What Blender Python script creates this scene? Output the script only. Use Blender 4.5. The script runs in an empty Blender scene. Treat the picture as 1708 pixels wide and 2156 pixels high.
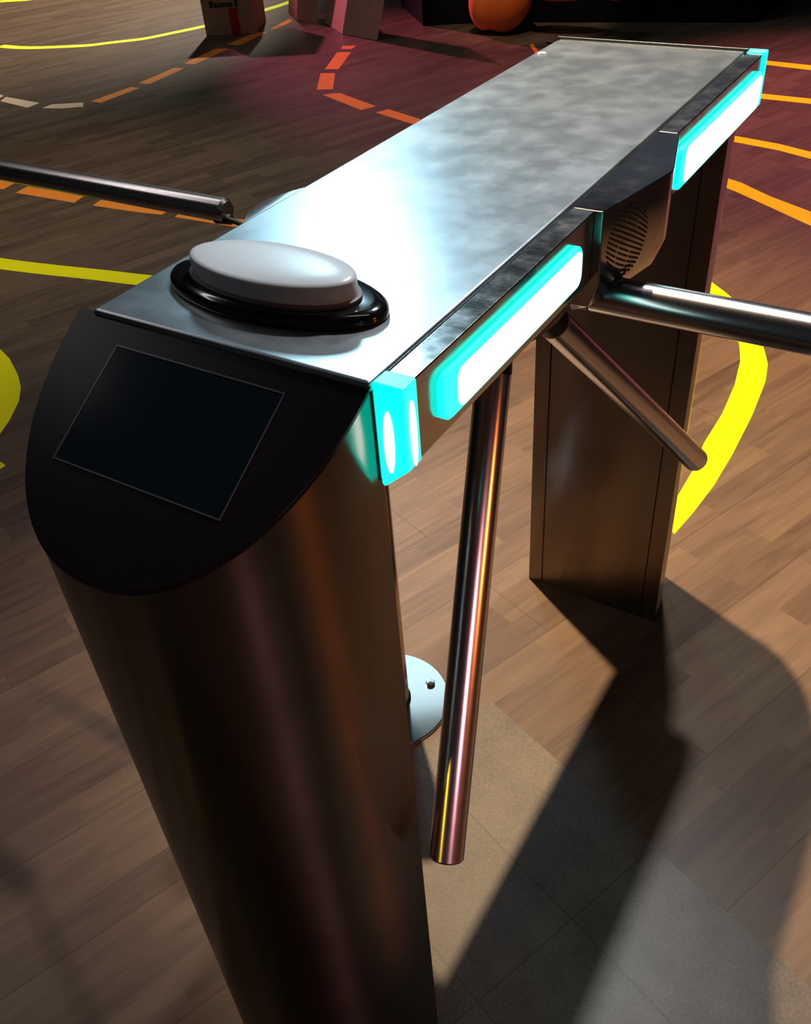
import bpy, bmesh, math, random
from mathutils import Vector, Matrix

SC = bpy.context.scene
COL = SC.collection
rnd = random.Random(7)

# ------------------------------------------------------------------ camera
cam_d = bpy.data.cameras.new('camera')
cam = bpy.data.objects.new('camera', cam_d)
COL.objects.link(cam)
cam_d.sensor_fit = 'HORIZONTAL'
cam_d.sensor_width = 36.0
cam_d.lens = 36.0 * 1930.18 / 1708.0
cam_d.clip_start = 0.02
cam_d.clip_end = 60
RX = Vector((0.853673, 0.516875, -0.063893))
RY = Vector((0.286094, -0.567916, -0.771765))
RZ = Vector((-0.435192, 0.640556, -0.63269))
CAM = Vector((0.5719, -0.42953, 1.36792))
m = Matrix((
    (RX.x, -RY.x, -RZ.x, CAM.x),
    (RX.y, -RY.y, -RZ.y, CAM.y),
    (RX.z, -RY.z, -RZ.z, CAM.z),
    (0, 0, 0, 1)))
cam.matrix_world = m
SC.camera = cam

SC.view_settings.view_transform = 'Standard'
SC.view_settings.look = 'None'
SC.view_settings.gamma = 1.0
SC.view_settings.use_curve_mapping = False
SC.view_settings.exposure = 0.0

# ------------------------------------------------------------------ world and lamps
W = bpy.data.worlds.new('world')
SC.world = W
W.use_nodes = True
W.node_tree.nodes['Background'].inputs[0].default_value = (0.55, 0.5, 0.5, 1)
W.node_tree.nodes['Background'].inputs[1].default_value = 0.03


def spot(name, loc, target, energy, color, size=0.06, cone=70, blend=0.3):
    d = bpy.data.lights.new(name, 'SPOT')
    d.energy = energy; d.color = color; d.shadow_soft_size = size
    d.spot_size = math.radians(cone); d.spot_blend = blend
    o = bpy.data.objects.new(name, d); COL.objects.link(o)
    o.location = loc
    o.rotation_euler = (Vector(target) - Vector(loc)).to_track_quat('-Z', 'Y').to_euler()
    return o


def area(name, loc, target, energy, color, sx, sy):
    d = bpy.data.lights.new(name, 'AREA')
    d.energy = energy; d.color = color; d.shape = 'RECTANGLE'; d.size = sx; d.size_y = sy
    o = bpy.data.objects.new(name, d); COL.objects.link(o)
    o.location = loc
    o.rotation_euler = (Vector(target) - Vector(loc)).to_track_quat('-Z', 'Y').to_euler()
    return o


spot('warm_track_lamp', (-1.18, 1.61, 5.4), (0.16, 1.42, 0), 3000, (1.0, 0.74, 0.45), 0.05, 34, 1.0)
spot('left_fill_lamp', (-3.6, 1.8, 5.2), (-2.7, 2.0, 0), 420, (1.0, 0.86, 0.66), 0.08, 36, 1.0)  # added fill with no known source, brightens the left floor and tape
spot('cool_downlight', (0.09, 1.31, 2.5), (0.6, 0.15, 0), 130, (0.93, 0.97, 1.0), 0.03, 80, 0.5)
area('cool_stage_lamp', (-2.6, 3.9, 3.45), (0.15, 0.2, 1.0), 42, (0.50, 0.84, 1.0), 0.5, 0.5)
area('flange_fill_lamp', (-2.8, 4.5, 5.8), (-1.2, 2.4, 0), 9, (0.66, 0.92, 1.0), 1.6, 1.6)  # unseen panel, added so the post flange reflects something pale
area('right_arm_streak_fill', (0.5, 0.8, 4.4), (0.5, 0.7, 0), 6, (1.0, 0.95, 0.97), 1.8, 0.2)  # added strip, out of view, draws the right arm's white streak
area('left_arm_streak_fill', (-3.8, 0.8, 4.4), (-2.0, 0.6, 0), 16, (1.0, 0.95, 0.97), 3.6, 0.2)  # second added strip, placed to give the left arm its highlight
area('lid_reflection_fill', (-3.5, 10.6, 5.7), (-3.5, 12, 2.6), 33, (0.66, 0.82, 1.0), 6.0, 0.4)  # made-up wash on the back wall, for the lid's grey-blue reflection
spot('white_stage_lamp', (-6.2, 8.2, 4.2), (-6.1, 4.9, 0), 2600, (1.0, 0.94, 0.80), 0.08, 52, 0.9)
spot('figure_fill_lamp', (-1.2, 2.6, 5.0), (-2.2, 5.35, 0.45), 420, (1.0, 0.80, 0.55), 0.05, 13, 0.5)  # extra unseen spot, added to brighten the orange inflatable
spot('magenta_stage_lamp', (-7.6, 6.6, 3.2), (-1.75, 4.5, 0), 1800, (1.0, 0.22, 0.40), 0.08, 27, 0.9)
spot('red_stage_lamp', (1.6, 7.4, 4.4), (0.2, 4.4, 0), 1900, (1.0, 0.30, 0.40), 0.1, 38, 0.9)
spot('orange_stage_lamp', (4.2, 0.1, 1.9), (0.25, -0.08, 0.7), 340, (1.0, 0.22, 0.03), 0.10, 11, 0.6)
spot('pink_stage_lamp', (3.3, -2.1, 2.3), (0.22, -0.11, 0.55), 260, (1.0, 0.42, 0.48), 0.09, 14, 0.6)
spot('amber_streak_fill', (-0.6, -4.0, 1.9), (0.16, -0.16, 0.4), 32, (1.0, 0.62, 0.02), 0.12, 14, 0.6)  # invented lamp standing in for yellow tape reflected in the near pedestal


# ------------------------------------------------------------------ materials
def mat(name):
    mt = bpy.data.materials.new(name); mt.use_nodes = True
    nt = mt.node_tree
    return mt, nt, nt.nodes['Principled BSDF']


def simple(name, color, rough=0.5, metal=0.0, noise=0.0, nscale=40, coat=0.0, spec=None):
    mt, nt, b = mat(name)
    b.inputs['Roughness'].default_value = rough
    b.inputs['Metallic'].default_value = metal
    b.inputs['Coat Weight'].default_value = coat
    if spec is not None: b.inputs['Specular IOR Level'].default_value = spec
    tc = nt.nodes.new('ShaderNodeTexCoord')
    n = nt.nodes.new('ShaderNodeTexNoise'); n.inputs['Scale'].default_value = nscale
    n.inputs['Detail'].default_value = 4
    nt.links.new(tc.outputs['Object'], n.inputs['Vector'])
    mx = nt.nodes.new('ShaderNodeMix'); mx.data_type = 'RGBA'
    mx.inputs['A'].default_value = (*[c * (1 - noise) for c in color], 1)
    mx.inputs['B'].default_value = (*[min(1, c * (1 + noise)) for c in color], 1)
    nt.links.new(n.outputs['Fac'], mx.inputs['Factor'])
    nt.links.new(mx.outputs['Result'], b.inputs['Base Color'])
    return mt


def steel(name, color=(0.62, 0.60, 0.58), rough=0.26, stretch=(2, 2, 60), smudge=0.0, smscale=14, grain=0.06, aniso=0.0):
    mt, nt, b = mat(name)
    b.inputs['Metallic'].default_value = 1.0
    b.inputs['Base Color'].default_value = (*color, 1)
    tc = nt.nodes.new('ShaderNodeTexCoord')
    mp = nt.nodes.new('ShaderNodeMapping')
    mp.inputs['Scale'].default_value = stretch
    nt.links.new(tc.outputs['Object'], mp.inputs['Vector'])
    n = nt.nodes.new('ShaderNodeTexNoise'); n.inputs['Scale'].default_value = 12; n.inputs['Detail'].default_value = 5
    nt.links.new(mp.outputs['Vector'], n.inputs['Vector'])
    r1 = nt.nodes.new('ShaderNodeMapRange')
    r1.inputs['To Min'].default_value = rough - grain; r1.inputs['To Max'].default_value = rough + grain
    nt.links.new(n.outputs['Fac'], r1.inputs['Value'])
    last = r1.outputs['Result']
    if smudge > 0:
        n2 = nt.nodes.new('ShaderNodeTexNoise'); n2.inputs['Scale'].default_value = smscale
        n2.inputs['Detail'].default_value = 6; n2.inputs['Roughness'].default_value = 0.62
        nt.links.new(tc.outputs['Object'], n2.inputs['Vector'])
        cr = nt.nodes.new('ShaderNodeMapRange')
        cr.inputs['From Min'].default_value = 0.40; cr.inputs['From Max'].default_value = 0.68
        cr.inputs['To Min'].default_value = -smudge; cr.inputs['To Max'].default_value = smudge
        nt.links.new(n2.outputs['Fac'], cr.inputs['Value'])
        ad = nt.nodes.new('ShaderNodeMath'); ad.operation = 'ADD'
        nt.links.new(last, ad.inputs[0]); nt.links.new(cr.outputs['Result'], ad.inputs[1])
        last = ad.outputs[0]
        cm = nt.nodes.new('ShaderNodeMix'); cm.data_type = 'RGBA'
        cm.inputs['A'].default_value = (*[c * 0.82 for c in color], 1)
        cm.inputs['B'].default_value = (*[min(1, c * 1.12) for c in color], 1)
        nt.links.new(n2.outputs['Fac'], cm.inputs['Factor'])
        nt.links.new(cm.outputs['Result'], b.inputs['Base Color'])
    nt.links.new(last, b.inputs['Roughness'])
    if aniso:
        b.inputs['Anisotropic'].default_value = aniso
        b.inputs['Anisotropic Rotation'].default_value = 0.25
        tg = nt.nodes.new('ShaderNodeTangent'); tg.direction_type = 'RADIAL'; tg.axis = 'Z'
        nt.links.new(tg.outputs[0], b.inputs['Tangent'])
    return mt


def emis(name, color, strength):
    mt, nt, b = mat(name)
    b.inputs['Base Color'].default_value = (0.1, 0.25, 0.22, 1)
    b.inputs['Roughness'].default_value = 0.25
    b.inputs['Emission Color'].default_value = (*color, 1)
    b.inputs['Emission Strength'].default_value = strength
    return mt


def floor_material():
    mt, nt, b = mat('laminate_and_tile_floor')
    N, L = nt.nodes, nt.links
    tc = N.new('ShaderNodeTexCoord')
    mp = N.new('ShaderNodeMapping'); mp.vector_type = 'POINT'
    mp.inputs['Rotation'].default_value = (0, 0, -math.radians(69.0))     # boards run along x of this frame
    L.new(tc.outputs['Object'], mp.inputs['Vector'])

    def brick(w, h, mortar, off, freq=2):
        br = N.new('ShaderNodeTexBrick')
        br.offset = off; br.offset_frequency = freq; br.squash = 1.0
        br.inputs['Color1'].default_value = (0, 0, 0, 1); br.inputs['Color2'].default_value = (1, 1, 1, 1)
        br.inputs['Mortar'].default_value = (0.5, 0.5, 0.5, 1)
        br.inputs['Scale'].default_value = 1.0
        br.inputs['Brick Width'].default_value = w; br.inputs['Row Height'].default_value = h
        br.inputs['Mortar Size'].default_value = mortar; br.inputs['Mortar Smooth'].default_value = 0.3
        return br
    b1 = brick(0.43, 0.065, 0.0, 0.37)
    L.new(mp.outputs['Vector'], b1.inputs['Vector'])
    sh = N.new('ShaderNodeMapping'); sh.inputs['Location'].default_value = (0.539, 0.0, 0)
    L.new(mp.outputs['Vector'], sh.inputs['Vector'])
    b2 = brick(1.28, 0.195, 0.0016, 0.33)
    L.new(sh.outputs['Vector'], b2.inputs['Vector'])
    # grain
    g = N.new('ShaderNodeMapping'); g.inputs['Scale'].default_value = (1.6, 16, 1)
    L.new(mp.outputs['Vector'], g.inputs['Vector'])
    addv = N.new('ShaderNodeVectorMath'); addv.operation = 'ADD'
    L.new(g.outputs['Vector'], addv.inputs[0])
    scl = N.new('ShaderNodeVectorMath'); scl.operation = 'SCALE'; scl.inputs['Scale'].default_value = 7.0
    L.new(b1.outputs['Color'], scl.inputs[0]); L.new(scl.outputs[0], addv.inputs[1])
    n1 = N.new('ShaderNodeTexNoise'); n1.inputs['Scale'].default_value = 2.4; n1.inputs['Detail'].default_value = 7
    n1.inputs['Roughness'].default_value = 0.6; n1.inputs['Distortion'].default_value = 0.7
    L.new(addv.outputs[0], n1.inputs['Vector'])
    m1 = N.new('ShaderNodeMath'); m1.operation = 'MULTIPLY'; m1.inputs[1].default_value = 0.34
    L.new(b1.outputs['Color'], m1.inputs[0])
    m2 = N.new('ShaderNodeMath'); m2.operation = 'MULTIPLY_ADD'; m2.inputs[1].default_value = 0.95
    L.new(n1.outputs['Fac'], m2.inputs[0]); L.new(m1.outputs[0], m2.inputs[2])
    cr = N.new('ShaderNodeValToRGB')
    e = cr.color_ramp.elements
    e[0].position = 0.22; e[0].color = (0.0541, 0.0276, 0.0162, 1)
    e[1].position = 0.95; e[1].color = (0.1624, 0.0983, 0.0570, 1)
    x = e.new(0.5); x.color = (0.0970, 0.0552, 0.0328, 1)
    L.new(m2.outputs[0], cr.inputs['Fac'])
    # grey speckled tile zone, rows 0.188 m
    sx = N.new('ShaderNodeSeparateXYZ'); L.new(mp.outputs['Vector'], sx.inputs[0])
    ts = N.new('ShaderNodeMapping'); ts.inputs['Location'].default_value = (-0.351 + 0.188, 0.25, 0)
    L.new(mp.outputs['Vector'], ts.inputs['Vector'])
    b3 = brick(0.188, 0.62, 0.0018, 0.0)
    L.new(ts.outputs['Vector'], b3.inputs['Vector'])
    n3 = N.new('ShaderNodeTexNoise'); n3.inputs['Scale'].default_value = 7; n3.inputs['Detail'].default_value = 8; n3.inputs['Roughness'].default_value = 0.72
    L.new(tc.outputs['Object'], n3.inputs['Vector'])
    n4 = N.new('ShaderNodeTexNoise'); n4.inputs['Scale'].default_value = 210; n4.inputs['Detail'].default_value = 3
    L.new(tc.outputs['Object'], n4.inputs['Vector'])
    m3 = N.new('ShaderNodeMath'); m3.operation = 'MULTIPLY_ADD'; m3.inputs[1].default_value = 0.45
    L.new(n4.outputs['Fac'], m3.inputs[0])
    hf = N.new('ShaderNodeMath'); hf.operation = 'MULTIPLY'; hf.inputs[1].default_value = 0.7
    L.new(n3.outputs['Fac'], hf.inputs[0]); L.new(hf.outputs[0], m3.inputs[2])
    ct = N.new('ShaderNodeValToRGB'); e = ct.color_ramp.elements
    e[0].position = 0.38; e[0].color = (0.0688, 0.0506, 0.0374, 1)
    e[1].position = 0.78; e[1].color = (0.1870, 0.1458, 0.1100, 1)
    L.new(m3.outputs[0], ct.inputs['Fac'])
    # masks (plain floor coordinates)
    mk = N.new('ShaderNodeMapRange'); mk.inputs['From Min'].default_value = 0.5385; mk.inputs['From Max'].default_value = 0.5365
    L.new(sx.outputs['X'], mk.inputs['Value'])
    mk2 = N.new('ShaderNodeMapRange'); mk2.inputs['From Min'].default_value = 0.142; mk2.inputs['From Max'].default_value = 0.138
    L.new(sx.outputs['Y'], mk2.inputs['Value'])
    mk3 = N.new('ShaderNodeMapRange'); mk3.inputs['From Min'].default_value = -0.062; mk3.inputs['From Max'].default_value = -0.058
    L.new(sx.outputs['X'], mk3.inputs['Value'])
    ma = N.new('ShaderNodeMath'); ma.operation = 'MULTIPLY'
    L.new(mk.outputs[0], ma.inputs[0]); L.new(mk2.outputs[0], ma.inputs[1])
    mm = N.new('ShaderNodeMath'); mm.operation = 'MULTIPLY'
    L.new(ma.outputs[0], mm.inputs[0]); L.new(mk3.outputs[0], mm.inputs[1])
    mix = N.new('ShaderNodeMix'); mix.data_type = 'RGBA'
    L.new(mm.outputs[0], mix.inputs['Factor']); L.new(cr.outputs['Color'], mix.inputs['A']); L.new(ct.outputs['Color'], mix.inputs['B'])
    # joints
    j = N.new('ShaderNodeMix'); j.data_type = 'FLOAT'
    L.new(mm.outputs[0], j.inputs[0]); L.new(b2.outputs['Fac'], j.inputs[2]); L.new(b3.outputs['Fac'], j.inputs[3])
    jm = N.new('ShaderNodeMath'); jm.operation = 'MULTIPLY'; jm.inputs[1].default_value = 0.4
    L.new(j.outputs[0], jm.inputs[0])
    dk = N.new('ShaderNodeMix'); dk.data_type = 'RGBA'
    dk.inputs['B'].default_value = (0.015, 0.009, 0.006, 1)
    L.new(jm.outputs[0], dk.inputs['Factor']); L.new(mix.outputs['Result'], dk.inputs['A'])
    L.new(dk.outputs['Result'], b.inputs['Base Color'])
    b.inputs['Roughness'].default_value = 0.42
    b.inputs['Specular IOR Level'].default_value = 0.35
    bp = N.new('ShaderNodeBump'); bp.inputs['Strength'].default_value = 0.12; bp.inputs['Distance'].default_value = 0.001
    L.new(m3.outputs[0], bp.inputs['Height']); L.new(bp.outputs['Normal'], b.inputs['Normal'])
    return mt


M = dict(
    lid=steel('brushed_steel_top', (0.45, 0.48, 0.50), 0.32, (3, 1, 1), 0.022, 26, 0.01, 0.0),
    rail=steel('polished_steel_rail', (0.60, 0.585, 0.57), 0.20, (2, 60, 2), 0.05, 30, 0.03),
    shell=steel('brushed_steel_shell', (0.52, 0.47, 0.42), 0.3, (60, 60, 2), 0.03, 12, 0.05),
    pedestal=steel('brushed_steel_pedestal', (0.24, 0.20, 0.17), 0.22, (4, 4, 90), 0.012, 9, 0.015, 0.93),
    cover=steel('polished_mechanism_cover', (0.60, 0.55, 0.52), 0.12, (3, 3, 3), 0.05, 30, 0.02),
    tube=steel('polished_steel_tube', (0.60, 0.55, 0.56), 0.225, (8, 8, 8), 0.0, 30, 0.02),
    chrome=steel('bright_chrome', (0.9, 0.92, 0.93), 0.10, (8, 8, 8), 0.0, 30, 0.01),
    black=simple('black_gloss_plastic', (0.006, 0.006, 0.007), 0.12, 0, 0.2, 60, 0.4),
    panel=simple('satin_black_panel', (0.004, 0.0035, 0.005), 0.28, 0, 0.25, 25, 0, 0.22),
    screen=simple('dark_screen_glass', (0.004, 0.008, 0.011), 0.10, 0, 0.2, 10, 0.6),
    rim=simple('screen_edge_steel', (0.07, 0.075, 0.08), 0.3, 0.5, 0.1),
    rubber=simple('black_rubber', (0.010, 0.012, 0.012), 0.5, 0, 0.2),
    lens=simple('milky_white_plastic', (0.66, 0.68, 0.70), 0.30, 0, 0.02, 20, 0.0),
    gasket=simple('grey_gasket', (0.12, 0.12, 0.12), 0.5),
    groove=simple('dark_groove', (0.03, 0.016, 0.012), 0.45),
    cyan=emis('cyan_light_guide', (0.0, 1.0, 0.80), 1.45),
    core=emis('white_led_core', (0.80, 1.0, 0.97), 3.0),
    yellow=simple('yellow_floor_tape', (1.0, 0.84, 0.0), 0.6, 0, 0.03, 6, 0, 0.15),
    lemon=simple('lemon_floor_tape', (0.85, 0.95, 0.02), 0.6, 0, 0.05, 6, 0, 0.2),
    orange=simple('orange_floor_tape', (0.95, 0.27, 0.03), 0.55, 0, 0.08, 9, 0, 0.2),
    peach=simple('pale_worn_tape', (0.80, 0.55, 0.36), 0.5, 0, 0.1, 15),
    card=simple('brown_cardboard', (0.36, 0.22, 0.13), 0.8, 0, 0.12, 14),
    card2=simple('pale_cardboard', (0.52, 0.36, 0.25), 0.8, 0, 0.10, 14),
    redtape=simple('red_parcel_tape', (0.34, 0.01, 0.03), 0.3, 0, 0.1),
    ink=simple('black_print', (0.02, 0.012, 0.008), 0.7),
    fabric=simple('orange_inflatable_vinyl', (0.88, 0.17, 0.03), 0.42, 0, 0.08, 5),
    stage=simple('matt_black_paint', (0.004, 0.004, 0.006), 0.8, 0, 0.2, 6, 0, 0.1),
    wall=simple('dark_painted_wall', (0.22, 0.22, 0.24), 0.8, 0, 0.2, 1.5),
    ceil=simple('dark_painted_ceiling', (0.05, 0.05, 0.055), 0.9, 0, 0.2, 1.5),
    floor=floor_material(),
)


# ------------------------------------------------------------------ helpers
def link(name, bm, mt, parent=None, smooth=False, bevel=0.0, seg=2, angle=35):
    me = bpy.data.meshes.new(name)
    bmesh.ops.recalc_face_normals(bm, faces=bm.faces)
    bm.to_mesh(me); bm.free()
    me.materials.append(mt)
    o = bpy.data.objects.new(name, me); COL.objects.link(o)
    if parent: o.parent = parent
    if smooth:
        for p in me.polygons: p.use_smooth = True
        me.update()
        try:
            me.set_sharp_from_angle(angle=math.radians(angle))
        except Exception:
            pass
    if bevel:
        md = o.modifiers.new('bevel', 'BEVEL'); md.width = bevel; md.segments = seg
        md.limit_method = 'ANGLE'; md.angle_limit = math.radians(40); md.harden_normals = True
    return o


def tag(o, label, cat, group=None):
    o['label'] = label; o['category'] = cat
    if group: o['group'] = group
    return o


def thing(name, label, cat, group=None, loc=(0, 0, 0)):
    o = bpy.data.objects.new(name, None); COL.objects.link(o); o.location = loc
    o.empty_display_size = 0.1
    return tag(o, label, cat, group)


def box(bm, x0, x1, y0, y1, z0, z1):
    v = [bm.verts.new((x, y, z)) for z in (z0, z1) for x, y in ((x0, y0), (x1, y0), (x1, y1), (x0, y1))]
    for f in ((0, 3, 2, 1), (4, 5, 6, 7), (0, 1, 5, 4), (1, 2, 6, 5), (2, 3, 7, 6), (3, 0, 4, 7)):
        bm.faces.new([v[i] for i in f])
    return v


def loft(bm, rings, cap0=True, cap1=True):
    """rings: list of equally long closed point loops"""
    R = [[bm.verts.new(p) for p in r] for r in rings]
    n = len(R[0])
    for a, b in zip(R, R[1:]):
        for i in range(n):
            bm.faces.new((a[i], a[(i + 1) % n], b[(i + 1) % n], b[i]))
    if cap0: bm.faces.new(R[0][::-1])
    if cap1: bm.faces.new(R[-1])
    return R


def tube(bm, p0, p1, r0, r1=None, n=40, chamfer=0.0):
    p0, p1 = Vector(p0), Vector(p1); r1 = r0 if r1 is None else r1
    d = (p1 - p0).normalized()
    u = d.orthogonal().normalized(); v = d.cross(u)
    ring = lambda c, r: [c + (u * math.cos(t) + v * math.sin(t)) * r for t in (2 * math.pi * i / n for i in range(n))]
    rr = [(p0, r0), (p1, r1)] if not chamfer else [(p0, r0 - chamfer), (p0 + d * chamfer, r0), (p1 - d * chamfer, r1), (p1, r1 - chamfer)]
    loft(bm, [ring(c, r) for c, r in rr])


def lathe(bm, prof, base, axis, n=48):
    base, d = Vector(base), Vector(axis).normalized()
    u = d.orthogonal().normalized(); v = d.cross(u)
    loft(bm, [[base + d * s + (u * math.cos(t) + v * math.sin(t)) * max(r, 1e-4) for t in (2 * math.pi * i / n for i in range(n))] for s, r in prof])


def slab(bm, poly, z0, z1):
    a = [bm.verts.new((x, y, z0)) for x, y in poly]; b = [bm.verts.new((x, y, z1)) for x, y in poly]
    n = len(poly)
    bm.faces.new(a[::-1]); bm.faces.new(b)
    for i in range(n): bm.faces.new((a[i], a[(i + 1) % n], b[(i + 1) % n], b[i]))


# ------------------------------------------------------------------ the setting
def struct(name, bm, mt):
    o = link(name, bm, mt); o['kind'] = 'structure'; return o


bm = bmesh.new(); box(bm, -11, 5, -5, 12, -0.12, 0); struct('floor', bm, M['floor'])
bm = bmesh.new(); box(bm, -11, 5, -5, 12, 5.9, 6.0); struct('ceiling', bm, M['ceil'])
bm = bmesh.new(); box(bm, -11, 5, 12, 12.15, 0, 5.9); struct('wall_back', bm, M['wall'])
bm = bmesh.new(); box(bm, -11, 5, -5.15, -5, 0, 5.9); struct('wall_front', bm, M['wall'])
bm = bmesh.new(); box(bm, -11.15, -11, -5, 12, 0, 5.9); struct('wall_left', bm, M['wall'])
bm = bmesh.new(); box(bm, 5, 5.15, -5, 12, 0, 5.9); struct('wall_right', bm, M['wall'])

# ------------------------------------------------------------------ the turnstile
L = 0.889          # length of the flat top
WX = 0.2625        # width of the flat top
H = 1.05
T = thing('turnstile', 'stainless steel tripod turnstile on two pedestals with cyan lit side lights', 'turnstile')

# box under the lid
bm = bmesh.new()
sec = [(0.001, 1.046), (-0.017, 1.033), (-0.018, 0.965), (0.262, 0.965), (0.262, 1.046)]
loft(bm, [[(x, y, z) for x, z in sec] for y in (0.0, L)])
link('body_shell', bm, M['shell'], T, bevel=0.002)
# lid
bm = bmesh.new()
box(bm, 0.0, WX, -0.004, L, 1.0415, H)
link('lid', bm, M['lid'], T, bevel=0.004, seg=5)
bm = bmesh.new(); box(bm, 0.0, 0.266, L + 0.001, L + 0.005, 1.035, 1.0540)
link('end_trim', bm, M['rim'], T, bevel=0.001)
# countersunk lid screw near the far left corner
bm = bmesh.new(); lathe(bm, [(0, 0.006), (0.0015, 0.0055), (0.002, 0.003)], (0.0125, 0.812, H), (0, 0, 1), 20)
link('screw', bm, M['lens'], T, smooth=True)

# side rail in two runs with the mechanism cover between them
for y0, y1 in ((0.0155, 0.3275), (0.5545, L - 0.001)):
    bm = bmesh.new()
    sec = [(0.2645, 1.0495), (0.2855, 1.0495), (0.2855, 0.983), (0.2645, 0.966)]
    loft(bm, [[(x, y, z) for x, z in sec] for y in (y0, y1)])
    link('side_rail', bm, M['rail'], T, bevel=0.0012)


def cover_x(y):
    K = ((0.3285, 0.2940), (0.4420, 0.3155), (0.4500, 0.3158), (0.4640, 0.3125), (0.5535, 0.2880))
    for (a, xa), (b, xb) in zip(K, K[1:]):
        if y <= b: return xa + (xb - xa) * (y - a) / (b - a)
    return K[-1][1]


def outline(inset):
    """plan of the bulging mechanism cover, running along +y"""
    pts = [(0.2645, 0.3285), (0.294, 0.3285)]
    for y in (0.3600, 0.3950, 0.4250, 0.4420, 0.4500, 0.4570, 0.4640, 0.5000, 0.5300):
        pts.append((cover_x(y), y))
    pts += [(0.2880, 0.5535), (0.2645, 0.5535)]
    out = []
    for x, y in pts:
        cy = 0.441
        out.append((max(0.2645, x - inset), cy + (y - cy) * (1 - inset * 3.0)))
    return out


bm = bmesh.new()
loft(bm, [[(x, y, z) for x, y in outline(i)] for z, i in ((0.944, 0.030), (0.954, 0.010), (0.982, 0.0), (1.0495, 0.0))])
COVER = link('mechanism_cover', bm, M['cover'], T, smooth=True, bevel=0.0012, angle=25)




# oval vent of slanted slots on the cover face
ADIR = 0.11 / math.hypot(0.11, 0.02)
bm = bmesh.new()
rows = 15
for k in range(rows):
    s = k / (rows - 1)
    cy, cz = 0.3285 + (0.0590 - 0.0275 * s) * ADIR, 1.0335 - 0.0505 * s
    half = 0.0300 * max(0.05, 1 - abs(2 * s - 1) ** 2.6 * 0.72) ** 0.5
    pieces = [(-1, 1)] if 5 <= k <= 8 else [(-1, -0.42), (-0.3, 0.28), (0.4, 1)]
    bow = (0.5 - s) * 0.009
    for a, b_ in pieces:
        nseg = 6
        top, bot = [], []
        for i in range(nseg + 1):
            u = a + (b_ - a) * i / nseg
            y = cy + u * half
            z = cz - u * half * 0.56 + bow * (1 - u * u)
            x = cover_x(y) + 0.0004
            hw = 0.00115
            top.append((x, y, z + hw)); bot.append((x, y, z - hw))
        ring = top + bot[::-1]
        back = [(p[0] - 0.0012, p[1], p[2]) for p in ring]
        loft(bm, [back, ring], cap0=False)
g = link('speaker_vent', bm, M['groove'], COVER)
g['label'] = 'dark oval vent of slanted slots'

# side indicator lights
def indicator(y0, y1, z0, z1, name='indicator_light'):
    def pts(ya, yb, za, zb, r):
        out = []
        for cy, cz, a0 in ((yb - r, zb - r, 0), (ya + r, zb - r, 90), (ya + r, za + r, 180), (yb - r, za + r, 270)):
            for i in range(6):
                a = math.radians(a0 + i * 18)
                out.append((cy + r * math.cos(a), cz + r * math.sin(a)))
        return out
    bm = bmesh.new()
    P = pts(y0, y1, z0, z1, 0.011)
    Q = pts(y0 + 0.0015, y1 - 0.0015, z0 + 0.0015, z1 - 0.0015, 0.0100)
    loft(bm, [[(0.2857, y, z) for y, z in P], [(0.2905, y, z) for y, z in P], [(0.2920, y, z) for y, z in Q]])
    b = link(name, bm, M['cyan'], T, smooth=True)
    b['label'] = 'glowing cyan light bar'
    bm = bmesh.new()
    P = pts(y0 + 0.020, y1 - 0.0035, z0 + 0.003, z1 - 0.004, 0.009)
    loft(bm, [[(0.2910, y, z) for y, z in P], [(0.2926, y, z) for y, z in P]])
    link('led_core', bm, M['core'], b)
    return b


indicator(0.043, 0.291, 0.9965, 1.036)
indicator(0.553, 0.878, 0.988, 1.034)


def end_light(y0, y1):
    sec = [(0.2635, 1.0515), (0.288, 1.0515), (0.2885, 0.985), (0.266, 0.964), (0.2635, 0.966)]
    bm = bmesh.new()
    loft(bm, [[(x, y, z) for x, z in sec] for y in (y0, y1)])
    b = link('end_light', bm, M['cyan'], T, bevel=0.0015)
    b['label'] = 'glowing cyan end piece of the rail'
    bm = bmesh.new()
    s = -1 if y0 < 0.4 else 1
    yf = y0 if s < 0 else y1
    def oval(cx, cz, a, c, tl):
        r = [(cx + a * math.cos(t) + tl * math.sin(t) * c, cz + c * math.sin(t)) for t in (2 * math.pi * i / 24 for i in range(24))]
        ya, yb = (yf + 0.002, yf - 0.0008) if s < 0 else (yf - 0.002, yf + 0.0008)
        loft(bm, [[(x, ya, z) for x, z in r], [(x, yb, z) for x, z in r]])
    oval(0.2735, 1.005, 0.0042, 0.026, 0.02)
    if s < 0:
        pr = [(0.0055 + 0.0035 * math.cos(t), 1.012 + 0.027 * math.sin(t)) for t in (2 * math.pi * i / 24 for i in range(24))]
        loft(bm, [[(0.286, y, z) for y, z in pr], [(0.2893, y, z) for y, z in pr]])
    link('led_core', bm, M['core'], b)


end_light(-0.003, 0.0145)
end_light(L + 0.0005, L + 0.016)


# pedestals: D shaped columns cut by the sloping display cover
PCX, PHW, PD = 0.122, 0.1375, 0.166
TH = math.tan(math.radians(31))


def dpoints(n=64, e=2.12, grow=0.0):
    pts = []
    for i in range(n + 1):
        a = math.pi * i / n
        c, s = math.cos(a), math.sin(a)
        x = PCX + (PHW + grow) * math.copysign(abs(c) ** (2 / e), c)
        d = (PD + grow) * abs(s) ** (2 / e)
        pts.append((x, d))
    return pts          # from x max over the nose to x min, d = distance outward


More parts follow.
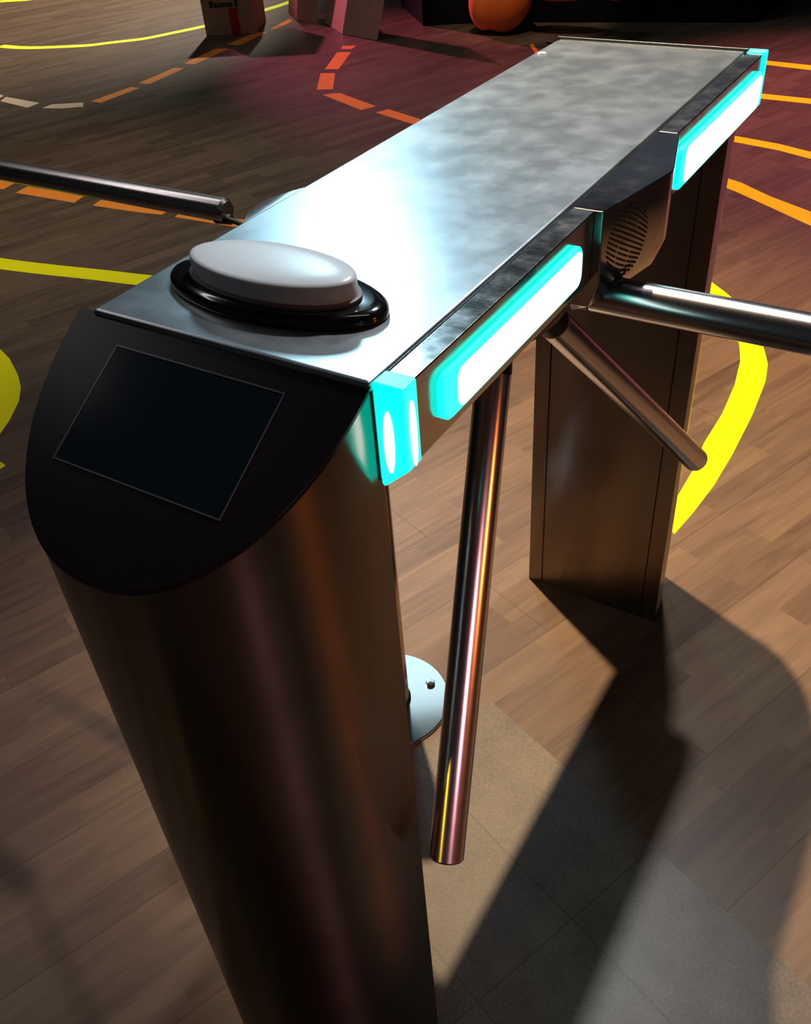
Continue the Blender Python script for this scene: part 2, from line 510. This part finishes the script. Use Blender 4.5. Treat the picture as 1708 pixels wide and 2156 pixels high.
def pedestal(far):
    sg = 1 if far else -1
    y_in = L + 0.0 if far else 0.0
    bm = bmesh.new()
    P = dpoints()
    # inner face with two shallow grooves
    inner = [(PCX - PHW, -0.006), (0.0125, -0.006), (0.0125, -0.002), (0.0155, -0.002), (0.0155, -0.006),
             (0.2285, -0.006), (0.2285, -0.002), (0.2315, -0.002), (0.2315, -0.006), (PCX + PHW, -0.006)]
    ring = P + inner
    base = [(x, y_in + sg * d, 0.0) for x, d in ring]
    top = []
    for x, d in ring:
        z = 1.043 - max(d, 0) * TH - 0.002
        if d < 0: z = 0.9645
        top.append((x, y_in + sg * d, z))
    if far:
        base.reverse(); top.reverse()
    loft(bm, [base, top])
    p = link('pedestal', bm, M['pedestal'], T, smooth=True, angle=30)
    # sloping cover
    bm = bmesh.new()
    Q = dpoints(grow=0.0015)
    Q = [(x, d) for x, d in Q]
    lo = [(x, y_in + sg * d, 1.0435 - d * TH) for x, d in Q]
    up = [(x, y_in + sg * d, 1.0470 - d * TH) for x, d in Q]
    if far: lo.reverse(); up.reverse()
    loft(bm, [lo, up])
    c = link('display_cover', bm, M['panel'], T, bevel=0.0007)
    c['label'] = 'black sloping display cover'
    # screen let into the cover
    nx = math.sin(math.atan(TH)); nz = math.cos(math.atan(TH))
    def on(x, s, h):     # s along slope, h above
        return (x, y_in + sg * (s * nz - 0) + sg * h * nx, 1.047 - s * nx + h * nz)
    bm = bmesh.new()
    x0, x1, s0, s1 = 0.0405, 0.2005, 0.024, 0.1215
    loft(bm, [[on(x, s, h) for x, s in ((x0, s0), (x1, s0), (x1, s1), (x0, s1))] for h in (-0.0015, 0.0004)])
    link('screen', bm, M['screen'], c)
    bm = bmesh.new()
    w = 0.0013
    for xa, xb, sa, sb, h in ((x0 - w, x1 + w, s1, s1 + w, 0.0011), (x0 - w, x0, s0, s1, 0.0008), (x1, x1 + w, s0, s1, 0.0007), (x0 - w, x1 + w, s0 - w, s0, 0.0007)):
        loft(bm, [[on(x, s, hh) for x, s in ((xa, sa), (xb, sa), (xb, sb), (xa, sb))] for hh in (-0.001, h)])
    link('screen_frame', bm, M['rim'], c)


pedestal(False)
pedestal(True)

# oval reader / signal dome on the lid
def ell(cx, cy, a, b_, z, n=72, e=2.0, rot=0.0):
    out = []
    for i in range(n):
        t = 2 * math.pi * i / n
        c, s = math.cos(t), math.sin(t)
        x, y = a * math.copysign(abs(c) ** (2 / e), c), b_ * math.copysign(abs(s) ** (2 / e), s)
        out.append((cx + x * math.cos(rot) - y * math.sin(rot), cy + x * math.sin(rot) + y * math.cos(rot), z))
    return out


DC = (0.1225, 0.0755)
bm = bmesh.new()
loft(bm, [ell(*DC, 0.1015, 0.0445, H + 0.0003), ell(*DC, 0.1025, 0.0455, H + 0.002), ell(*DC, 0.1018, 0.0448, H + 0.0065),
          ell(*DC, 0.0985, 0.0418, H + 0.0095), ell(*DC, 0.090, 0.038, H + 0.0105)])
RB = link('signal_lamp', bm, M['black'], T, smooth=True, angle=50)
RB['label'] = 'oval signal lamp with a black base and milky white lens'
bm = bmesh.new()
loft(bm, [ell(*DC, 0.0800, 0.0365, H + 0.0100), ell(*DC, 0.0800, 0.0365, H + 0.0130), ell(*DC, 0.0785, 0.0355, H + 0.0135)])
link('gasket', bm, M['gasket'], RB, smooth=True)
bm = bmesh.new()
loft(bm, [ell(*DC, 0.0770, 0.0340, H + 0.0130), ell(*DC, 0.0770, 0.0340, H + 0.0262), ell(*DC, 0.0762, 0.0333, H + 0.0276),
          ell(*DC, 0.0720, 0.0300, H + 0.0290), ell(*DC, 0.054, 0.0215, H + 0.0302), ell(*DC, 0.03, 0.011, H + 0.0308)])
ln = link('lens', bm, M['lens'], RB, smooth=True, angle=60)
ln['label'] = 'milky white oval lens'

# rotor hub and arms on the right side
HUB = Vector((0.172, 0.376, 0.948))
BE = 0.806
AX = Vector((math.cos(BE), 0, -math.sin(BE)))
bm = bmesh.new()
lathe(bm, [(0.0, 0.030), (0.012, 0.040), (0.030, 0.054), (0.050, 0.056), (0.066, 0.040), (0.073, 0.02)], HUB, AX)
link('rotor_hub', bm, M['rubber'], T, smooth=True, angle=30)
for d, s, e in ((Vector((1.0, 0.0, -0.003)), 0.10, 0.613), (Vector((0.231, 0.637, -0.736)), 0.118, 0.613), (Vector((0.200, -0.612, -0.765)), 0.104, 0.613)):
    d.normalize()
    bm = bmesh.new(); tube(bm, HUB + d * s, HUB + d * e, 0.0188, 0.0184, 56, 0.0015)
    a = link('barrier_arm', bm, M['tube'], T, smooth=True, angle=30)
    bm = bmesh.new(); tube(bm, HUB + d * (s - 0.075), HUB + d * (s - 0.0005), 0.0155, 0.0192, 40)
    link('collar', bm, M['rubber'], a, smooth=True, angle=30)
    bm = bmesh.new(); tube(bm, HUB + d * (e - 0.001), HUB + d * (e + 0.0012), 0.0165, 0.0150, 40)
    link('end_cap', bm, M['rubber'], a, smooth=True)

# left side mechanism: rounded cover and one level arm
bm = bmesh.new()
lp = [(-0.0185, 0.200), (-0.030, 0.216), (-0.042, 0.233), (-0.0495, 0.247), (-0.0525, 0.262), (-0.0515, 0.280), (-0.046, 0.294), (-0.040, 0.306), (-0.030, 0.322), (-0.0185, 0.335)]
def lring(z, k): return [(-0.0185 + (x + 0.0185) * k, y, z) for x, y in lp]
loft(bm, [lring(0.945, 0.75), lring(0.960, 1.0), lring(1.018, 1.0), lring(1.029, 0.93), lring(1.032, 0.80)])
LC = link('mechanism_cover', bm, M['lid'], T, smooth=True, angle=40)
bm = bmesh.new()
tube(bm, (-0.229, 0.4085, 0.945), (-0.84, 0.4045, 0.945), 0.0152, 0.0152, 48, 0.004)
la = link('barrier_arm', bm, M['tube'], T, smooth=True, angle=30)
bm = bmesh.new()
tube(bm, (-0.222, 0.404, 0.936), (-0.245, 0.404, 0.936), 0.006, 0.008, 24)
tube(bm, (-0.226, 0.402, 0.938), (-0.02, 0.330, 0.950), 0.0032, 0.0032, 16)
link('link_pin', bm, M['rubber'], la, smooth=True)

# ------------------------------------------------------------------ railing post with its base flange
P = thing('railing_post', 'chrome post with round bolted floor flange, behind the near pedestal', 'post', loc=(-0.105, 0.462, 0))
bm = bmesh.new(); lathe(bm, [(0.0, 0.112), (0.005, 0.112), (0.007, 0.110)], (0, 0, 0.0003), (0, 0, 1), 96)
link('base_flange', bm, M['chrome'], P, smooth=True, angle=30)
bm = bmesh.new(); lathe(bm, [(0.0072, 0.037), (0.85, 0.037), (0.856, 0.034)], (0, 0, 0), (0, 0, 1), 64)
link('post', bm, M['tube'], P, smooth=True, angle=30)
bm = bmesh.new(); lathe(bm, [(0.0072, 0.0405), (0.011, 0.0405), (0.0125, 0.0375)], (0, 0, 0), (0, 0, 1), 64)
link('collar', bm, M['chrome'], P, smooth=True, angle=30)
for k in range(3):
    a = math.radians(52 + 120 * k)
    bm = bmesh.new(); lathe(bm, [(0.0072, 0.0088), (0.0125, 0.0088), (0.0145, 0.0075), (0.0148, 0.0015), (0.0135, 0.0012)], (0.083 * math.cos(a), 0.083 * math.sin(a), 0), (0, 0, 1), 28)
    link('bolt', bm, M['chrome'], P, smooth=True, angle=30)

# ------------------------------------------------------------------ floor tape
TAPE = {
    'Y_leftcurve': [(-5.6064, 4.0867), (-5.4295, 4.0932), (-5.2821, 4.1262), (-5.0995, 4.2023), (-4.9297, 4.2881), (-4.8274, 4.3897), (-4.6682, 4.541), (-4.5824, 4.717), (-4.4777, 4.9748), (-4.3911, 5.3467), (-4.3543, 5.6134), (-4.3469, 5.8), (-4.3658, 6.0234)],
    'Y_corner': [(-7.2471, 5.1378), (-7.0456, 5.2757), (-6.8322, 5.3773), (-6.7522, 5.4904)],
    'Y_mid': [(-2.7074, 1.5088), (-2.5093, 1.5282), (-2.2897, 1.5662), (-2.0851, 1.6086), (-1.8883, 1.6451), (-1.6606, 1.6969)],
    'R1': [(-0.7502, 5.1204), (-0.6038, 5.1006), (-0.3732, 5.0717), (-0.1505, 5.0282), (-0.129, 4.9154), (-0.3525, 4.979), (-0.5823, 5.0171), (-0.7265, 5.0353)],
    'R2': [(-0.5784, 4.5044), (-0.4812, 4.5012), (-0.2427, 4.4866), (-0.0431, 4.4638), (-0.0252, 4.3696), (-0.2244, 4.4046), (-0.4549, 4.4182), (-0.5567, 4.4269)],
    'R3': [(-0.4587, 3.8524), (-0.386, 3.8369), (-0.2219, 3.802), (-0.0773, 3.7455), (0.1093, 3.6624), (0.1287, 3.5601), (-0.0582, 3.6601), (-0.2014, 3.7192), (-0.3658, 3.757), (-0.4336, 3.766)],
    'R4': [(-0.3834, 3.3318), (-0.3075, 3.3322), (-0.2457, 3.3054), (-0.1022, 3.2001), (0.0654, 3.106), (0.2341, 3.0063), (0.2595, 2.8728), (0.0943, 2.9764), (-0.0752, 3.094), (-0.2376, 3.2051), (-0.2994, 3.2407), (-0.3586, 3.2509)],
    'R5': [(-0.1409, 2.4393), (-0.0842, 2.4065), (-0.0283, 2.3568), (0.0521, 2.2755), (0.12, 2.1662), (0.1747, 2.0455), (0.2032, 1.971), (0.2212, 1.8764), (0.2335, 1.699), (0.237, 1.5116), (0.2337, 1.3676), (0.2229, 1.2555), (0.2088, 1.159), (0.165, 1.1978), (0.172, 1.3025), (0.1718, 1.4164), (0.1615, 1.5242), (0.1633, 1.6751), (0.1525, 1.8252), (0.1309, 1.9575), (0.1034, 2.046), (0.0605, 2.1393), (-0.0118, 2.2402), (-0.0911, 2.3292)],
    'L3': [(-2.3912, 1.0305), (-2.1281, 1.0961), (-1.9566, 1.0716), (-1.8767, 1.0428), (-1.7672, 0.9837), (-1.7022, 0.9392), (-1.6424, 0.8812), (-1.5857, 0.7987), (-1.5534, 0.7385), (-1.5271, 0.6371), (-1.6709, 0.5185)],
    'P1': [(-1.4936, 0.6415), (-1.4448, 0.6488), (-1.4163, 0.644), (-1.4164, 0.6253), (-1.4272, 0.5879)],
    'D2': [(-5.0145, 3.375), (-4.7219, 3.2487), (-4.4778, 3.1822), (-4.4672, 3.1456), (-4.7662, 3.2139)],
    'D3': [(-4.4071, 3.096), (-4.4452, 3.1726), (-4.1307, 3.1472), (-4.1239, 3.0551)],
    'D4': [(-4.0308, 3.0765), (-4.0325, 3.1508), (-3.875, 3.24), (-3.806, 3.1784), (-3.906, 3.1131)],
    'D5': [(-3.8483, 3.2724), (-3.7634, 3.2669), (-3.7619, 3.5749), (-3.8327, 3.5732)],
    'D6': [(-3.8482, 3.6562), (-3.7648, 3.6611), (-3.8013, 4.0065), (-3.8758, 3.996)],
    'D7': [(-3.8874, 4.0959), (-3.8024, 4.1019), (-3.8475, 4.4817), (-3.9413, 4.4689)],
    'D8': [(-3.9423, 4.5711), (-3.8365, 4.58), (-3.881, 4.9357), (-3.9602, 4.9158)],
    'D9': [(-3.922, 5.0096), (-3.8826, 5.0335), (-3.9045, 5.2604), (-3.9808, 5.3175)],
    'E1': [(-3.1005, 4.6843), (-3.0271, 4.6981), (-3.0516, 4.7833), (-3.1306, 4.7498)],
    'E2': [(-2.9151, 4.2443), (-2.8333, 4.2684), (-2.989, 4.6306), (-3.076, 4.6066), (-2.9795, 4.3906)],
    'E3': [(-2.7069, 3.8707), (-2.6232, 3.9065), (-2.8043, 4.192), (-2.8907, 4.1663)],
    'E4': [(-2.6129, 3.7967), (-2.2545, 3.6294), (-2.2153, 3.7107), (-2.5415, 3.8566), (-2.5852, 3.8335)],
    'E5': [(-2.1595, 3.619), (-1.8856, 3.5183), (-1.8197, 3.58), (-1.8839, 3.5977), (-2.1263, 3.6889)],
    'E6': [(-1.9925, 5.0782), (-1.9879, 5.115), (-1.8855, 4.968), (-1.8299, 4.8935), (-1.8429, 4.8567), (-1.9025, 4.952)],
    'F0': [(-3.4905, 2.1718), (-3.2865, 2.1702), (-3.1802, 2.1659), (-3.1663, 2.0895), (-3.4066, 2.0789)],
    'F1': [(-3.0748, 2.0821), (-3.0876, 2.1606), (-2.7377, 2.1748), (-2.7194, 2.0972)],
    'F2': [(-2.6147, 2.1044), (-2.6314, 2.1842), (-2.413, 2.2299), (-2.2596, 2.2068), (-2.2525, 2.1421), (-2.3709, 2.1238)],
    'F3': [(-2.1847, 2.1449), (-2.199, 2.2036), (-1.9837, 2.2102), (-1.8981, 2.2344), (-1.7942, 2.2457), (-1.7819, 2.17), (-1.8824, 2.1589)],
}



def sheet(name, pts, mt, label, group, z=0.0006):
    bm = bmesh.new()
    slab(bm, pts, 0.0001, z)
    bmesh.ops.triangulate(bm, faces=[f for f in bm.faces if len(f.verts) > 4])
    o = link(name, bm, mt)
    return tag(o, label, 'floor tape', group)


def ribbon(pts, w):
    def cr(p0, p1, p2, p3, t):
        return tuple(0.5 * ((2 * b) + (c - a) * t + (2 * a - 5 * b + 4 * c - d) * t * t + (-a + 3 * b - 3 * c + d) * t ** 3) for a, b, c, d in zip(p0, p1, p2, p3))
    P_ = [pts[0]] + list(pts) + [pts[-1]]
    S = []
    for i in range(1, len(P_) - 2):
        for k in range(5): S.append(cr(P_[i - 1], P_[i], P_[i + 1], P_[i + 2], k / 5))
    S.append(pts[-1])
    Lf, Rt = [], []
    for i, p in enumerate(S):
        a = Vector(S[max(i - 1, 0)]); b_ = Vector(S[min(i + 1, len(S) - 1)])
        t = (b_ - a).normalized(); n = Vector((-t.y, t.x))
        Lf.append(tuple(Vector(p) + n * w / 2)); Rt.append(tuple(Vector(p) - n * w / 2))
    return Lf + Rt[::-1]


GY, GO = 'yellow tape lines on the floor', 'orange tape dashes on the floor'
sheet('tape_line', ribbon(TAPE['Y_leftcurve'], 0.075), M['lemon'], 'thin lemon yellow tape curve running behind the carton with red tape', GY)
sheet('tape_line', ribbon(TAPE['Y_corner'], 0.08), M['lemon'], 'short bit of lemon yellow tape in the top left corner', GY)
sheet('tape_line', ribbon(TAPE['Y_mid'], 0.082), M['yellow'], 'straight yellow tape line left of the white signal lamp', GY)
sheet('tape_line', TAPE['L3'], M['yellow'], 'wide rounded yellow tape shape left of the black display cover', GY)
sheet('tape_line', TAPE['P1'], M['yellow'], 'small pointed yellow scrap below the rounded yellow shape', GY)
sheet('tape_line', TAPE['R1'], M['yellow'], 'farthest of the four yellow stripes right of the turnstile', GY)
sheet('tape_line', TAPE['R2'], M['yellow'], 'second farthest yellow stripe right of the turnstile', GY)
sheet('tape_line', TAPE['R3'], M['yellow'], 'third yellow stripe, just below the far cyan side light', GY)
sheet('tape_line', TAPE['R4'], M['yellow'], 'slanting nearest yellow stripe, above the level barrier arm', GY)
sheet('tape_line', TAPE['R5'], M['yellow'], 'wide curved yellow band behind the far pedestal and crossed by the level arm', GY)
DL = dict(
    D2=('peach', 'pale worn dash cut by the left edge of the floor view'),
    D3=('peach', 'pale worn slanting dash, second from the left edge'),
    D4=('peach', 'pinkish worn dash at the bottom of the left dashed curve'),
    D5=('orange', 'lowest orange dash of the row climbing to the carton'),
    D6=('orange', 'second lowest orange dash of the row climbing to the carton'),
    D7=('orange', 'third orange dash of the row, below the carton corner'),
    D8=('orange', 'orange dash touching the near corner of the carton'),
    D9=('orange', 'orange dash between the carton and the leaning boxes'),
    E1=('orange', 'tiny orange dash cut by the black shadow of the leaning box'),
    E2=('orange', 'slanting orange dash just below the tiny cut dash'),
    E3=('orange', 'short upright orange dash at the bend of the dashed line'),
    E4=('orange', 'orange dash just below the bend, running right'),
    E5=('orange', 'orange dash ending at the left edge of the turnstile top'),
    E6=('orange', 'small dark orange scrap by the far left corner of the turnstile'),
    F0=('orange', 'orange dash cut by the left edge under the level tube'),
    F1=('orange', 'orange dash under the left half of the level tube'),
    F2=('orange', 'orange dash under the middle of the level tube'),
    F3=('orange', 'orange dash under the end of the tube, touching the turnstile'),
)
for k, (mk, lb) in DL.items():
    sheet('tape_dash', TAPE[k], M[mk], lb, GO)

# ------------------------------------------------------------------ cartons, stage block, inflatable
B = thing('cardboard_box', 'brown carton with a red tape strip and dark print', 'box', loc=(-4.086, 4.80, 0))
ang = math.atan2(4.881 - 4.72, -3.933 + 4.24)
B.rotation_euler = (0, 0, ang)
wd = math.hypot(0.307, 0.161)
B.location = (-4.24, 4.72, 0)
bm = bmesh.new(); box(bm, 0, wd, 0, 0.38, 0.0005, 0.55); link('carton_body', bm, M['card'], B, bevel=0.004)
bm = bmesh.new(); box(bm, wd * 0.52, wd * 0.70, -0.0012, 0.0002, 0.0, 0.165); link('tape_strip', bm, M['redtape'], B)
bm = bmesh.new()
xx = 0.055
for i, wv in enumerate((0.030, 0.016, 0.016, 0.014, 0.018, 0.016, 0.014, 0.016, 0.0, 0.022)):
    if wv:
        h0 = 0.040 if i in (0, 9) else 0.028
        box(bm, xx, xx + wv, -0.0010, 0.0002, 0.170, 0.170 + h0)
    xx += wv + 0.003 if wv else 0.010
link('printed_lettering', bm, M['ink'], B)


def leaning(label, p0, p1, p2, h, lean, faces_mat):
    b = thing('cardboard_box', label, 'box')
    p0, p1, p2 = Vector((*p0, 0)), Vector((*p1, 0)), Vector((*p2, 0))
    p3 = p1 + p2 - p0
    bm = bmesh.new()
    base = [p0, p1, p3, p2]
    up = [p + Vector(lean) * h + Vector((0, 0, h)) for p in base]
    loft(bm, [[tuple(p + Vector((0, 0, 0.0005))) for p in base], [tuple(p) for p in up]])
    link('carton_body', bm, faces_mat, b, bevel=0.003)
    return b


leaning('carton leaning right with a wide pink lit side', (-3.314, 5.011), (-2.984, 4.926), (-3.641, 5.271), 0.5, (0.33, 0, 0), M['card2'])
leaning('carton behind, half hidden by the other leaning carton', (-3.886, 5.28), (-3.665, 5.214), (-4.117, 5.488), 0.45, (0.22, 0, 0), M['card2'])

bm = bmesh.new()
slab(bm, [(-3.4, 5.9), (-2.9, 5.36), (-2.5, 5.56), (-0.892, 5.934), (-0.80, 8.3), (-3.4, 8.3)], 0.0, 0.9)
st = link('stage_block', bm, M['stage'], None, bevel=0.01)
tag(st, 'matt black block behind the orange inflatable', 'platform')

F = thing('inflatable_figure', 'rounded orange inflatable figure touching the floor in front of the black block', 'inflatable')
bm = bmesh.new()
def blob(c, r, rot=(0, 0, 0)):
    mtx = Matrix.Translation(c) @ Matrix.Rotation(rot[2], 4, 'Z') @ Matrix.Rotation(rot[1], 4, 'Y') @ Matrix.Diagonal((*r, 1))
    bmesh.ops.create_icosphere(bm, subdivisions=4, radius=1.0, matrix=mtx)
blob((-2.27, 5.31, 0.23), (0.175, 0.16, 0.226), (0, 0.15, 0.3))
blob((-2.37, 5.26, 0.19), (0.115, 0.12, 0.17), (0, 0.1, 0))
blob((-2.33, 5.36, 0.50), (0.20, 0.18, 0.30), (0, 0.1, 0))
body = link('leg', bm, M['fabric'], F, smooth=True, angle=180)
md = body.modifiers.new('remesh', 'REMESH'); md.mode = 'VOXEL'; md.voxel_size = 0.016; md.use_smooth_shade = True
sm = body.modifiers.new('smooth', 'SMOOTH'); sm.iterations = 6; sm.factor = 0.5
bm = bmesh.new()
blob((-1.90, 5.33, 0.275), (0.26, 0.09, 0.085), (0, -0.03, 0.1))
blob((-1.57, 5.33, 0.29), (0.09, 0.08, 0.085))
arm = link('arm', bm, M['fabric'], F, smooth=True, angle=180)
md = arm.modifiers.new('remesh', 'REMESH'); md.mode = 'VOXEL'; md.voxel_size = 0.014; md.use_smooth_shade = True
